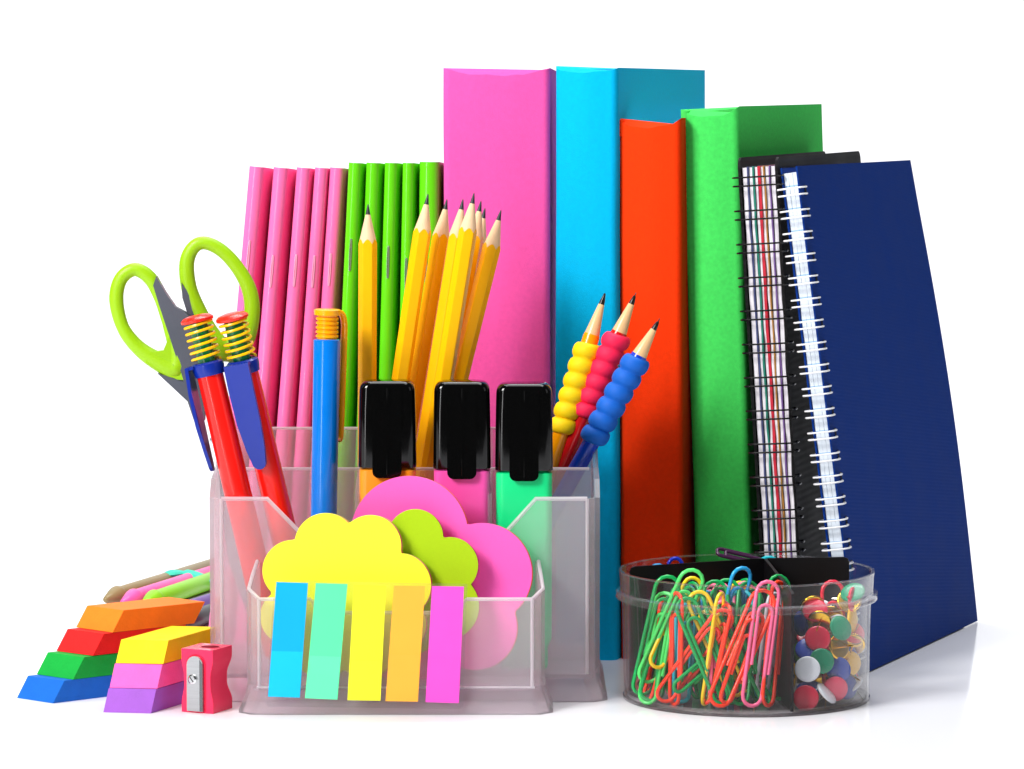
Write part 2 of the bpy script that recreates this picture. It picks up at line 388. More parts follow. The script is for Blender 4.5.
# front wall of the rear block (x-z profile with chamfered dip)
low = zat(538, Yf)
poly = [(xl+ch, .9), (xr-ch, .9), (xr-ch, zf), (FX(536), zf), (FX(509), zat(529, Yf)), (FX(500), low), (FX(306), low), (FX(298), zat(531, Yf)), (FX(267), zf), (xl+ch, zf)]
opart('front_wall', prism(poly, Yf, Yf+th))
for s, xa in ((1, xl), (-1, xr)):
    # corner facet + side wall in one moulded piece: footprint polyline extruded with varying height
    foot = [(xa+s*ch, Yf), (xa, Yf+ch), (xa, Yf+1.2), (xa, Ym), (xa, Ym+1.6), (xa, Yb), (xa+s*1.0, Yb)]
    hs = [zf, zf, zf+.55, zm+.1, zb, zb, zb]
    bm = bmesh.new(); rows = []
    for j, ((px, py), h_) in enumerate(zip(foot, hs)):
        inx = px+s*th if j not in (0, 6) else px
        iny = py+(th if j == 0 else 0)-(th if j >= 5 else 0)+(.07 if j == 1 else 0)
        rows.append([(px, py, .9), (px, py, h_), (inx, iny, h_), (inx, iny, .9)])
    loft(rows, bm)
    opart('side_wall', bm)
opart('middle_wall', box(xl+th+.02, xr-th-.02, Ym, Ym+th, .9, zm))
opart('back_wall', box(xl+1.02, xr-1.02, Yb-th, Yb, .9, zb))
for px in (357, 488):
    X = W(px, 450, Ym).x
    poly = [(Yf+th+.02, .9), (Ym-.02, .9), (Ym-.02, zm-.05), (Yf+1.2, zf), (Yf+.9, low-.1), (Yf+th+.02, low-.1)]
    opart('compartment_divider', prism(poly, X, X+.14, 'x'))
    opart('compartment_divider', prism([(Ym+th+.02, .9), (Yb-th-.02, .9), (Yb-th-.02, zb-.05), (Ym+th+.02, zm-.02)], X, X+.14, 'x'))
def skirt(x0, x1, y0, y1, fl, h, c, yback_flat=False, zt=0.9):
    """flared foot: outer surface flares outwards towards the ground, carries the floor"""
    def ring(e, z):
        a, b, d, f_ = x0-e, x1+e, y0-e, y1+(0 if yback_flat else e)
        return [(a+c, d, z), (b-c, d, z), (b, d+c, z), (b, f_-c*.5, z), (b-c*.5, f_, z), (a+c*.5, f_, z), (a, f_-c*.5, z), (a, d+c, z)]
    o_ = [ring(fl, 0.0), ring(fl, .10), ring(fl*.62, .32), ring(fl*.2, .6), ring(0.012, zt)]
    i_ = [ring(-.16, zt), ring(fl*.2-.16, .6), ring(fl*.62-.16, .32), ring(fl-.16, .0)]
    R = o_+i_
    bm = bmesh.new(); V = [[bm.verts.new(p) for p in r] for r in R]; n = 8
    for a, b in zip(V, V[1:]+[V[0]]):
        for i in range(n): bm.faces.new((a[i], a[(i+1) % n], b[(i+1) % n], b[i]))
    return bm
opart('base', skirt(xl, xr, Yf, Yb, .26, .9, ch), b=0)
opart('floor', box(xl+.2, xr-.2, Yf+.2, Yb-.2, .74, .88))
# front tray
Tf = -3.3; Tb = Yf-.02
tx0 = W(246, 600, Tf).x; tx1 = W(545, 600, Tf).x; tc_ = .42
z1 = zat(599.5, Tf); z0 = zat(613, Tf); zs_ = zat(571, Tf+.5)
TX = lambda px: W(px, 600, Tf).x
poly = [(tx0+tc_, .88), (tx1-tc_, .88), (tx1-tc_, z1), (TX(467), z1), (TX(463.5), zat(602, Tf)), (TX(462), z0), (TX(315), z0), (TX(313), zat(602, Tf)), (TX(310), z1), (tx0+tc_, z1)]
opart('tray_front', prism(poly, Tf, Tf+.15))
for s, xa in ((1, tx0), (-1, tx1)):
    foot = [(xa+s*tc_, Tf), (xa, Tf+tc_), (xa+s*.06, Tf+1.3), (xa+s*.16, Tb)]; hs = [z1, z1+.3, z1+.62, z1+.95]; rows = []
    for j, ((px, py), h_) in enumerate(zip(foot, hs)):
        inx = px+s*.15 if j else px; iny = py+(.15 if j == 0 else 0)+(.06 if j == 1 else 0)
        rows.append([(px, py, .88), (px, py, h_), (inx, iny, h_), (inx, iny, .88)])
    opart('tray_side', loft(rows))
opart('tray_foot', skirt(tx0, tx1, Tf, Tb-.02, .27, .9, tc_, True, .88), b=0)
opart('tray_floor', box(tx0+.2, tx1-.2, Tf+.2, Tb-.05, .72, .86))

EDG = frosted_mat('edge_highlight_frost', '#ffffff', .22, .28, .3)  # whiter tubes laid along the wall edges: edge highlights put into the colour
def edge(pts, r=.055, name='edge_highlight'):
    obj(name, tube(pts, r, 8), EDG, og, ang=60, M=oM)
ym = Yf+th/2
edge([(xl+ch, ym, zf), (FX(267), ym, zf), (FX(298), ym, zat(531, Yf)), (FX(306), ym, low), (FX(500), ym, low), (FX(509), ym, zat(529, Yf)), (FX(536), ym, zf), (xr-ch, ym, zf)], .07)
edge([(xl+ch, Yf+.03, .9), (xl+ch, Yf+.03, zf)], .06); edge([(xr-ch, Yf+.03, .9), (xr-ch, Yf+.03, zf)], .06)
edge([(xl+.3, Ym+th/2, zm), (xr-.3, Ym+th/2, zm)], .05); edge([(xl+1, Yb-th/2, zb), (xr-1, Yb-th/2, zb)], .05)
yt = Tf+.075
edge([(tx0+tc_, yt, z1), (TX(310), yt, z1), (TX(313), yt, zat(602, Tf)), (TX(315), yt, z0), (TX(462), yt, z0), (TX(463.5), yt, zat(602, Tf)), (TX(467), yt, z1), (tx1-tc_, yt, z1)], .06)
for s_, xa in ((1, tx0), (-1, tx1)):
    edge([(xa+s_*tc_, Tf+.03, .88), (xa+s_*tc_, Tf+.03, z1)], .06); edge([(xa+s_*tc_, Tf+.1, z1), (xa+s_*.06, Tf+tc_, z1+.3), (xa+s_*.12, Tf+1.3, z1+.62), (xa+s_*.2, Tb, z1+.95)], .06)
edge([(tx0+tc_*.8, Tf, .86), (tx1-tc_*.8, Tf, .86)], .035)

# ================================================================ STICKY NOTES
def blob(circles, cx, cy, Y, n=160):
    """union of circles given in pixels -> outline (x, z) in cm at depth Y, star shaped about (cx, cy)"""
    out = []
    for i in range(n):
        a = 2*PI*i/n; dx, dy = math.cos(a), math.sin(a); best = 4
        for (x, y, r) in circles:
            ox, oy = cx-x, cy-y; b = ox*dx+oy*dy; c = ox*ox+oy*oy-r*r; D = b*b-c
            if D > 0:
                t = -b+math.sqrt(D)
                if t > best: best = t
        p = W(cx+dx*best, cy+dy*best, Y); out.append((p.x, p.z))
    return out
def notepad(name, label, circles, cx, cy, Y, layers, group):
    ol = blob(circles, cx, cy, Y); o0 = W(cx, cy, Y); zmin = min(p[1] for p in ol)
    t = thing(name, label, 'sticky notes', Matrix.Translation((o0.x, Y, zmin)) @ Matrix.Rotation(math.radians(-3.0), 4, 'X'), group)
    pts = [(p[0]-o0.x, p[1]-zmin) for p in ol]; y = 0
    for k, (lab, mat, tk) in enumerate(layers):
        off = (.035*k, -.01*k); sc = 1.0
        o = obj('note_stack', bev(prism([(p[0]*sc+off[0], p[1]+off[1]) for p in pts], y, y+tk-.012), .012, 1, 60), mat, t, ang=50)
        o['label'] = lab; y += tk
    return t
def paper(name, col): return pmat(name, col, .75, spec=.25, var=.03, vscale=900, bump=.15, bscale=3000)
NY = paper('note_yellow', '#fbf73a'); NL = paper('note_lime', '#a9cd14'); NP = paper('note_pink', '#fb62bd'); NO = paper('note_orange', '#ff8a3a'); NM = paper('note_magenta', '#f23c96')
grp = 'flower shaped sticky note pads in the front tray'
notepad('sticky_note_pad', 'flower shaped bright yellow sticky note pad at the front of the tray', [(325, 545, 31), (370, 547, 31), (292, 571, 30), (399, 586, 32), (288, 617, 28), (322, 648, 30), (365, 648, 30), (398, 625, 28), (345, 595, 45)], 345, 595, -2.75, [('yellow notes', NY, .16), ('pink notes', NM, .08), ('lime notes', NL, .10)], grp)
notepad('sticky_note_pad', 'flower shaped lime green sticky note pad between the yellow and pink pads', [(415, 538, 28), (450, 566, 28), (446, 607, 33), (410, 625, 30), (375, 600, 34), (380, 560, 30), (412, 580, 40)], 412, 580, -2.25, [('lime notes', NL, .18), ('pink notes', NM, .07)], grp)
notepad('sticky_note_pad', 'large flower shaped pink sticky note pad behind the lime one', [(409, 536, 59), (482, 574, 50), (475, 628, 42), (410, 635, 50), (440, 590, 60)], 440, 590, -1.6, [('pink notes', NP, .18), ('orange notes', NO, .06)], grp)
# index tabs on a clear card hung on the tray front
tb = thing('index_tab_card', 'clear card with five coloured page marker strips, leaning on the tray front', 'page markers', None)
c0 = W(268, 706, -3.74); c1 = W(274, 580, -3.50)
up = Vector((0, c1.y-c0.y, c1.z-c0.z)).normalized(); side = (W(466, 709, -3.74)-c0).normalized(); nn_ = side.cross(up).normalized()
tb.matrix_basis = Matrix.Translation(c0) @ Matrix((side, -nn_ if nn_.y < 0 else nn_, up)).transposed().to_4x4()
CLR = clear_mat('clear_film', (.97, .975, .98, 1), .8, .06, .08)
Minv = tb.matrix_basis.inverted()
def TP(px, py):
    """pixel -> point in card plane (local x,z)"""
    u = (px-512)/F; v = (384.5-py)/F; d = Vector((u, cp+v*sp, -sp+v*cp)); o = Vector((0, CY, CZ))
    n = tb.matrix_basis.to_3x3() @ Vector((0, 1, 0)); t = (c0-o).dot(n)/d.dot(n); p = Minv @ (o+d*t); return (p.x, p.z)
hc = (c1-c0).length
obj('card', prism([TP(266, 704), TP(268, 706.5), TP(460, 709), TP(463, 706), TP(467.5, 584), TP(274.5, 580.5)], .0, .018), CLR, tb, ang=30)
tabs = [('blue', '#00a6e0', (276.5, 582, 308, 583), (268, 696.5, 300, 697.5)), ('mint green', '#5ceca2', (316, 583, 347.5, 584), (305, 698, 337.5, 699.5)),
        ('yellow', '#f8f72e', (354, 584.5, 386, 585.5), (347.5, 700, 380.5, 700.5)), ('orange', '#ffae3c', (394, 585.5, 425, 586), (385.5, 701, 418, 701.5)),
        ('magenta pink', '#ec50c4', (432, 586, 464, 586.5), (425.5, 702, 459, 703))]
for i, (cn, col, a, b) in enumerate(tabs):
    m = pmat('tab_'+cn.replace(' ', '_'), col, .5, spec=.3, var=.02, coat=0.04)
    mt = pmat('tab_tip_'+cn.replace(' ', '_'), {'blue': '#08bcec', 'mint green': '#66f0ae'}.get(cn, col), .38, spec=.4, var=.02, coat=0.08)
    cut = .60 + .03*(i % 3)
    P00, P10, P11, P01 = TP(b[0], b[1]), TP(b[2], b[3]), TP(a[2], a[3]), TP(a[0], a[1])
    lerp = lambda p, q, t: (p[0]+(q[0]-p[0])*t, p[1]+(q[1]-p[1])*t)
    o = obj('page_marker', bev(prism([P00, P10, P11, P01], -.045, -.004), .006, 1), m, tb); o['label'] = cn+' page marker strip'
    obj('marker_tip', prism([lerp(P00, P10, .01), lerp(P00, P10, .99), lerp(lerp(P00, P10, .99), lerp(P01, P11, .99), 1-cut), lerp(lerp(P00, P10, .01), lerp(P01, P11, .01), 1-cut)], -.052, -.046), mt, o, smooth=False)

# ================================================================ HIGHLIGHTERS
def sec_(w, d, r, z, n=5, dx=0): return [(p[0]+dx, p[1], z) for p in rrect(w, d, r, n)]
BLKP = pmat('black_gloss_plastic', '#030303', .09, spec=.55, coat=0.0, var=.02)
def highlighter(col, name, label, px, ytop, yjoin, Y):
    T = W(px, ytop, Y); B = Vector((T.x, Y, .9)); t = thing('highlighter_pen', label, 'highlighter', Matrix.Translation(B), 'highlighter pens with black caps')
    H = T.z-.9; hj = W(px, yjoin, Y).z-.9; w = 1.93; d = 1.25
    m = pmat(name, col, .3, coat=0.16, var=.02)
    bm = loft([sec_(w*.80, d*.8, .2, 0), sec_(w*.84, d*.85, .25, .1), sec_(w*.84, d*.85, .25, .7), sec_(w*.97, d*.98, .28, 1.0), sec_(w*.98, d*.98, .28, hj-.1), sec_(w*.8, d*.8, .25, hj-.02), sec_(w*.78, d*.8, .2, hj+.9)])
    obj('body', bm, m, t, ang=40)
    ss = [sec_(w*1.0, d*1.02, .30, hj), sec_(w*1.01, d*1.03, .30, hj+.05), sec_(w*.985, d, .3, H-1.0), sec_(w*.97, d*.98, .32, H-.34)]
    for k in range(1, 7):
        a = PI/2*k/6; s = .34*(1-math.cos(a)); ss.append(sec_(w*.97-2*s*.8, d*.98-s*1.1, .30, H-.34+.34*math.sin(a)))
    cap = obj('cap', loft(ss), BLKP, t, ang=30)
    # raised clip on the cap's face
    cw = .98; pts = []
    z0c = hj-.33; r = .22
    pr = [(-cw/2, H-.2), (cw/2, H-.2)]+[(cw/2-r+r*math.cos(-a*PI/12), z0c+r+r*math.sin(-a*PI/12)) for a in range(0, 7)]+[(-cw/2+r+r*math.cos(-PI/2-a*PI/12), z0c+r+r*math.sin(-PI/2-a*PI/12)) for a in range(0, 7)]
    bm = prism(pr, -d/2-.17, -d/2+.05); bev(bm, .045, 3, 50)
    for v in bm.verts:
        if v.co.z > H-.6: v.co.y += (v.co.z-(H-.6))**2*.9
        v.co.y -= .03*(1-min(1, abs(v.co.x)/(cw/2)))
    obj('clip', bm, BLKP, cap, ang=25)
    obj('mould_seam', tube([(0, -d/2-.205, z0c+.12), (0, -d/2-.20, H-.7), (0, -d/2-.12, H-.22)], .013, 6), BLKP, cap)
highlighter('#ff9a22', 'hl_orange', 'orange highlighter pen with black cap, leftmost of three', 387.5, 380, 466, .95)
highlighter('#fb55b4', 'hl_pink', 'pink highlighter pen with black cap, middle of three', 462, 380.5, 467, .95)
highlighter('#08e68a', 'hl_green', 'mint green highlighter pen with black cap, rightmost of three', 524, 382.5, 469, .95)

# ================================================================ PENCILS
YEL = pmat('pencil_yellow', '#ffbc08', .22, coat=0.24, var=.03, vscale=200)
WOOD = pmat('cedar_wood', '#efc9a0', .65, var=.10, vscale=500, stretch=(3, 3, .25), bump=.2)
LEAD = pmat('graphite', '#3a3a3e', .35, metal=.3, var=.12)
def pencil_parts(t, Ltot, R=.325, spin=0, cone=1.30, lead=.36):
    n = 48; tip = Ltot; tanh = (R*.94)/cone
    def hr(a):  # hexagon radius (rounded a little)
        q = (a % (PI/3))-PI/6; return min(R*math.cos(PI/6)/math.cos(q), R*.975)
    ring = [2*PI*i/n for i in range(n)]
    zc = [tip-hr(a)/tanh for a in ring]
    bm = loft([[(hr(a)*math.cos(a), hr(a)*math.sin(a), 0) for a in ring], [(hr(a)*math.cos(a), hr(a)*math.sin(a), z) for a, z in zip(ring, zc)]], cap=False)
    bm.faces.new(bm.verts[:n][::-1]) if False else None
    obj('barrel', bm, YEL, t, ang=20)
    rl = lead*tanh; e = .004
    bm = loft([[((hr(a)-e)*math.cos(a), (hr(a)-e)*math.sin(a), z-.02) for a, z in zip(ring, zc)], [(rl*math.cos(a), rl*math.sin(a), tip-lead) for a in ring]], cap=False)
    obj('sharpened_wood', bm, WOOD, t, ang=60)
    bm = lathe([(tip-lead, rl), (tip-lead*.5, rl*.62), (tip-.05, .028), (tip, .012)], 16)
    obj('lead', bm, LEAD, t)
ptab = [ # tip x,y, x at y=665, depth top, depth bottom, label
    (368, 204, 366, 3.0, 3.2, 'yellow pencil standing alone left of the fanned pencil bunch'),
    (428, 194, 360, 3.3, 3.2, 'yellow pencil leaning right, leftmost of the fanned bunch'),
    (447, 199, 374, 4.3, 4.1, 'yellow pencil second from the left in the fanned bunch'),
    (463, 199, 392, 3.5, 3.9, 'yellow pencil third from the left, just left of the frontmost pencil'),
    (474, 193, 400, 2.85, 3.0, 'frontmost yellow pencil with the tallest tip in the middle of the bunch'),
    (481, 201, 404, 5.0, 5.0, 'yellow pencil half hidden just right of the frontmost pencil'),
    (485, 208, 408, 5.8, 5.7, 'yellow pencil deepest in the bunch, small tip showing beside another'),
    (501, 210, 392, 4.1, 4.8, 'yellow pencil leaning farthest right in the fanned bunch')]
for i, (tx, ty, bx, Yt, Yb_, lab) in enumerate(ptab):
    T = W(tx, ty, Yt); B = W(bx, 665, Yb_); B.z = max(B.z, .92)
    t = thing('pencil', lab, 'pencil', frame(B, T, spin=math.radians([0, 12, 20, 30, 8, 15, 25, 0][i])), 'sharpened yellow pencils in the organiser')
    pencil_parts(t, (T-B).length)
# ================================================================ GRIP PENCILS
def grip_pencil(tip, p2, Yt, Y2, col, gcol, label, needle, g0, g1, nl, collar):
    T = W(*tip, Yt); Q = W(*p2, Y2); d = (Q-T).normalized()
    B = T+d*((T.z-1.3)/(-d.z)); Lt = (T-B).length
    t = thing('grip_pencil', label, 'pencil', frame(B, T), 'pencils with soft bubble grips')
    cm = lambda px: px/F*(125+Yt)
    cn = pmat('grip_wood', '#e3b985', .3, coat=0.16, var=.05, vscale=300, stretch=(1, 1, .1)); body = pmat('barrel_'+col[1:], col, .22, coat=0.24)
    rub = pmat('rubber_'+gcol[1:], gcol, .6, spec=.35, var=.03, vscale=400, bump=.12, bscale=2500)
    zc = Lt-cm(g0)
    obj('barrel', lathe([(0, .2), (.1, .29), (zc-.05, .29), (zc+.06, .27)], 24), body, t, ang=50)
    obj('cone', lathe([(zc+.04, .265), (Lt-.42, .105), (Lt-.40, .09)], 24), cn, t, ang=50)
    obj('tip', lathe([(Lt-.41, .10), (Lt-.30, .088), (Lt-.12, .05)]+([(Lt-.09, .018), (Lt+.02, .015)] if needle else [(Lt-.05, .04), (Lt-.01, .02)]), 16), pmat('tip_black', '#17130f', .3, coat=0.12), t, ang=60)
    za = zc-cm(collar); zb_ = za-cm(g1); prof = []; step = (za-zb_)/nl
    for k in range(nl):
        for j in range(9):
            a = j/8 if k == nl-1 else .03+.94*j/8
            z_ = za-step*(k+a); prof.append((z_, .345+.15*math.sqrt(max(0, 1-(2*a-1)**2))))
    prof = [(za+.01, .25)]+prof+[(zb_-.01, .25)]
    bm = lathe(prof[::-1], 36)
    for v in bm.verts:  # lobes lean slightly like twisted dough
        v.co.z += .10*v.co.x
    obj('bubble_grip', bm, rub, t, ang=80)
grip_pencil((602, 346), (545, 470), 5.4, 5.2, '#0f4a22', '#149050', 'dark green grip pencil mostly hidden behind the red one', True, 30, 78, 5, 1)
grip_pencil((605, 293), (559, 440), 4.6, 4.3, '#f59a00', '#f8d000', 'pencil with soft yellow bubble grip and black tip, leftmost of the grip pencils', False, 45, 94, 6, 8)
grip_pencil((636, 293), (578, 430), 4.2, 4.3, '#c80f14', '#fb2050', 'pencil with soft red bubble grip, between the yellow and blue grips', True, 44, 90, 6, 1)
grip_pencil((659.5, 319), (586, 452), 3.1, 3.3, '#0a40c0', '#0b5fc4', 'pencil with soft blue bubble grip, rightmost of the grip pencils', True, 43, 98, 6, 1)

# ================================================================ RED SPRING PENS
RED = pmat('red_plastic', '#fb1a12', .2, coat=0.24, var=.02); NVB = pmat('clip_blue', '#0a2890', .3, spec=.35, coat=0.20, var=.02)
SPY = pmat('spring_yellow', '#ffc400', .3, coat=0.16); CGR = pmat('core_green', '#0c7a44', .2, coat=0.20); CRD = pmat('button_red', '#f22413', .3, coat=0.16)
def spring_pen(top, bot, Yt, Yb_, label, clipdir, cl=3.6):
    T = W(*top, Yt); B = W(*bot, Yb_); L_ = (T-B).length
    t = thing('spring_pen', label, 'pen', frame(B, T), 'red pens with yellow springs')
    cm = lambda px: px/F*(125+Yt)
    zcol = L_-cm(53)
    obj('barrel', lathe([(0, .08), (.35, .2), (.5, .36), (1.6, .47), (zcol, .445), (zcol+.02, .3)], 40), RED, t, ang=40)
    col = obj('collar', lathe([(zcol-.28, .47), (zcol-.3, .50), (zcol-.05, .545), (zcol+.1, .54), (zcol+.16, .47), (zcol+.16, .2)], 40), NVB, t, ang=40)
    obj('core', lathe([(zcol, .31), (L_-.2, .31)], 24), CGR, t)
    n = 6; pts = []
    z0_ = zcol+.2; z1_ = L_-.26
    for k in range(n*16+1):
        a = 2*PI*k/16; pts.append((.47*math.cos(a), .47*math.sin(a), z0_+(z1_-z0_)*k/(n*16)))
    obj('spring', tube(pts, .048, 6), SPY, t)
    obj('push_button', lathe([(L_-.24, .50), (L_-.22, .55), (L_-.14, .56), (L_-.05, .46), (L_, .25), (L_+.01, .05)], 36), CRD, t, ang=50)
    # clip
    w = .44; pr = [(-w*1.0, .0), (w*1.0, .0), (w*1.0, -.9), (w*.95, -cl*.55), (w*.75, -cl*.8)]
    for k in range(0, 9):
        a = -PI*k/8*1.0; pr.append((w*.55*math.cos(a), -cl+.25+w*.55*math.sin(a)))
    pr += [(-w*.75, -cl*.8), (-w*.95, -cl*.55), (-w*1.0, -.9)]
    bm = prism(pr, -.72, -.60); bev(bm, .04, 2, 50)
    box(-w*.95, w*.95, -.64, -.42, -.1, .0, bm)
    for v in bm.verts:
        v.co.y -= .10*min(1, abs(v.co.z)/1.2)-.10*max(0, (-v.co.z-cl*.5)/cl)*2
    obj('clip', bm, NVB, col, ang=35, M=Matrix.Rotation(clipdir, 4, 'Z') @ Matrix.Translation((0, 0, zcol+.12)))
spring_pen((196, 315), (279, 668), .45, .35, 'red pen with yellow spring top, left one whose blue clip shows edge on', math.radians(-95))
spring_pen((231, 313), (316, 668), -.15+.65, 1.5, 'red pen with yellow spring top, right one with its broad blue clip facing front', math.radians(-16), 3.65)

# ================================================================ BLUE PEN
T = W(327.5, 309, 1.35); B = W(321, 668, 1.35); L_ = (T-B).length; cm = lambda px: px/F*126.35
t = thing('ballpoint_pen', 'sky blue ballpoint pen with yellow cap and clip', 'pen', frame(B, T))
obj('barrel', lathe([(0, .05), (.5, .12), (.9, .33), (2, .44), (L_-cm(31), .455), (L_-cm(30), .38)], 40), pmat('pen_blue', '#0078dc', .15, coat=0.28), t, ang=40)
OY = pmat('cap_amber', '#fba800', .25, coat=0.20); pr = [(L_-cm(31), .34)]; z = L_-cm(30)
for k in range(5):
    zz = L_-cm(29)+cm(22)*k/5; s = cm(22)/5; pr += [(zz, .33), (zz+s*.2, .385), (zz+s*.65, .385), (zz+s*.8, .33)]
pr += [(L_-cm(6.5), .34), (L_-cm(6), .45), (L_-cm(1), .46), (L_-.0, .40)]
cap = obj('cap', lathe(pr, 40), OY, t, ang=35)
path = spline([(.2, .2, L_-.12), (.45, .28, L_-.16), (.55, .32, L_-.45), (.56, .34, L_-1.0), (.54, .34, L_-2.5), (.50, .34, L_-4.2), (.44, .30, L_-4.45)], 6)
obj('clip', tube(path, .11, 10, flat=1.5), OY, cap, ang=50)

# ================================================================ SCISSORS
Ys = 2.0-.1
S0 = W(215, 480, Ys)
sM = Matrix.Translation((S0.x, Ys, .95))
sc_t = thing('scissors', 'scissors with lime green and grey handles behind the red pens', 'scissors', sM)
def SP(x, y, dy=0.): p = W(x, y, Ys); return (p.x-S0.x, dy, p.z-.95)
LIME = pmat('lime_grip', '#94c400', .42, coat=0.04, var=.02, bump=.25, bscale=1300); GREY = pmat('grey_grip', '#50545f', .4, var=.04, bump=.1)
def loop(pts, rad, y):
    P_ = spline([SP(a, b, y) for a, b in pts], 6, True)
    R_ = []
    m = len(rad)
    for i in range(m):
        for k in range(6): R_.append(rad[i]+(rad[(i+1) % m]-rad[i])*k/6)
    return tube(P_, R_, 14, True, flat=.85)
cmm = lambda px: px/F*127
lh = [(116.5, 300), (121, 279), (135, 269.5), (150, 278), (160, 297), (168, 322), (177, 350), (176, 368), (158, 361), (138, 347), (123, 327)]
lr = [7.3, 7.0, 6.9, 7.2, 6.4, 6, 9, 11, 9.5, 7.5, 6.5]
def plate(pts, y0, y1, b=.1): return bev(prism([(SP(*p)[0], SP(*p)[2]) for p in pts], y0, y1), b, 3, 40)
hl = obj('handle', loop(lh, [cmm(r) for r in lr], -.05), LIME, sc_t, ang=80); hl['label'] = 'left lime finger loop'
rh = [(186, 263), (193, 247.5), (205, 243.5), (222, 252), (238, 270), (249, 292), (251, 317), (243, 345), (226, 352), (210, 336), (197, 312), (188, 288)]
rr_ = [7.6, 6.9, 6.7, 6.7, 6.9, 7.7, 8.0, 8.5, 11, 10, 9, 8]
obj('handle_web', plate([(150, 352), (164, 350), (172, 330), (182, 346), (190, 366), (193, 380), (178, 379), (160, 371), (146, 362)], -.26, .18, .1), LIME, hl)
hr_ = obj('handle', loop(rh, [cmm(r) for r in rr_], .35), LIME, sc_t, ang=80); hr_['label'] = 'right lime finger loop, higher one'
obj('handle_insert', plate([(157, 276), (166, 292), (176, 306.5), (186, 312), (196, 322), (205, 345), (206, 385), (205, 420), (196, 420), (190, 400), (182, 372), (170, 335), (160, 305), (154, 285)], -.32, .22, .12), GREY, hl)
obj('handle_insert', plate([(181, 283), (186, 290), (197, 312), (206, 330), (214, 352), (222, 380), (208, 390), (195, 350), (187, 314), (182, 298)], .12, .62, .12), GREY, hr_)
obj('handle_insert', plate([(158, 373), (176, 378), (190, 382), (200, 400), (205, 430), (196, 425), (188, 401), (172, 386)], -.2, .25, .08), GREY, hl)
STL = pmat('blade_steel', '#c8ccd0', .22, metal=1.)
obj('blade', bev(prism([(SP(214, 440)[0], SP(214, 440)[2]), (SP(228, 438)[0], SP(228, 438)[2]), (SP(248, 560)[0], SP(248, 560)[2]), (SP(262, 655)[0], SP(262, 655)[2]), (SP(228, 560)[0], SP(228, 560)[2])], -.02, .1), .02), STL, sc_t)
obj('blade', bev(prism([(SP(216, 440)[0], SP(216, 440)[2]), (SP(232, 438)[0], SP(232, 438)[2]), (SP(252, 560)[0], SP(252, 560)[2]), (SP(258, 650)[0], SP(258, 650)[2]), (SP(236, 560)[0], SP(236, 560)[2])], .14, .26), .02), STL, sc_t)
obj('pivot_screw', lathe([(0, .2), (.06, .2), (.1, .12)], 20), STL, sc_t, M=Matrix.Translation(SP(216, 440, -.05)) @ Matrix.Rotation(PI/2, 4, 'X'))

# ================================================================ ERASERS
def eraser(label, mat, P0, z, aL, aW, Lg, wd, h, s, group):
    """slanted-end block: P0 = ground corner (front right bottom), aL length direction, aW width direction (towards left)"""
    l = Vector((math.cos(aL), math.sin(aL), 0)); w = Vector((math.cos(aW), math.sin(aW), 0))
    bm = bmesh.new(); o = Vector((0, 0, 0)); up_ = Vector((0, 0, h))
    base = [o, o+l*Lg, o+l*Lg+w*wd, o+w*wd]; top = [p+up_+l*s for p in base]
    A = [bm.verts.new(p) for p in base]; B_ = [bm.verts.new(p) for p in top]
    bm.faces.new(A[::-1]); bm.faces.new(B_)
    for i in range(4): bm.faces.new((A[i], A[(i+1) % 4], B_[(i+1) % 4], B_[i]))
    bev(bm, .055, 3, 20)
    for v in bm.verts: v.co += noise.noise_vector(v.co*1.7+Vector((z*9, 0, 0)))*.012
    e = obj('eraser', bm, mat, None, ang=25); e.matrix_basis = Matrix.Translation((P0.x, P0.y, z))
    setp(e, label, 'eraser', group); return e
rub = lambda n, c: pmat('eraser_'+n, c, .62, spec=.3, var=.09, vscale=170, bump=.3, bscale=1200)
gA = 'slanted erasers in the left stack'; gB = 'slanted erasers in the stack beside the sharpener'
P0 = G(53, 703.5); aL = math.radians(40); aW = math.radians(140)
for k, (n, c, lab) in enumerate([('blue', '#0f62c0', 'blue slanted eraser at the bottom of the four eraser stack'), ('green', '#08a038', 'green slanted eraser second from the bottom of the left stack'), ('red', '#e01c1c', 'red slanted eraser under the orange one'), ('orange', '#ff7d1c', 'orange slanted eraser on top of the left stack')]):
    q = P0+Vector((math.cos(aL), math.sin(aL), 0))*(.80*k)
    eraser(lab, rub(n, c), q, .004+.72*k, aL, aW, 3.35, 1.78, .705, .46, gA)
P0 = G(151, 713.5); aL = math.radians(66); aW = math.radians(172)
for k, (n, c, lab) in enumerate([('purple', '#9a55c0', 'purple slanted eraser at the bottom of the three eraser stack'), ('pink', '#fb62b8', 'pink slanted eraser between the purple and yellow ones'), ('yellow', '#ffd80a', 'yellow slanted eraser on top of the three eraser stack')]):
    q = P0+Vector((math.cos(aL), math.sin(aL), 0))*(.42*k)
    eraser(lab, rub(n, c), q, .004+.755*k, aL, aW, 3.4, 1.6, .74, .36, gB)

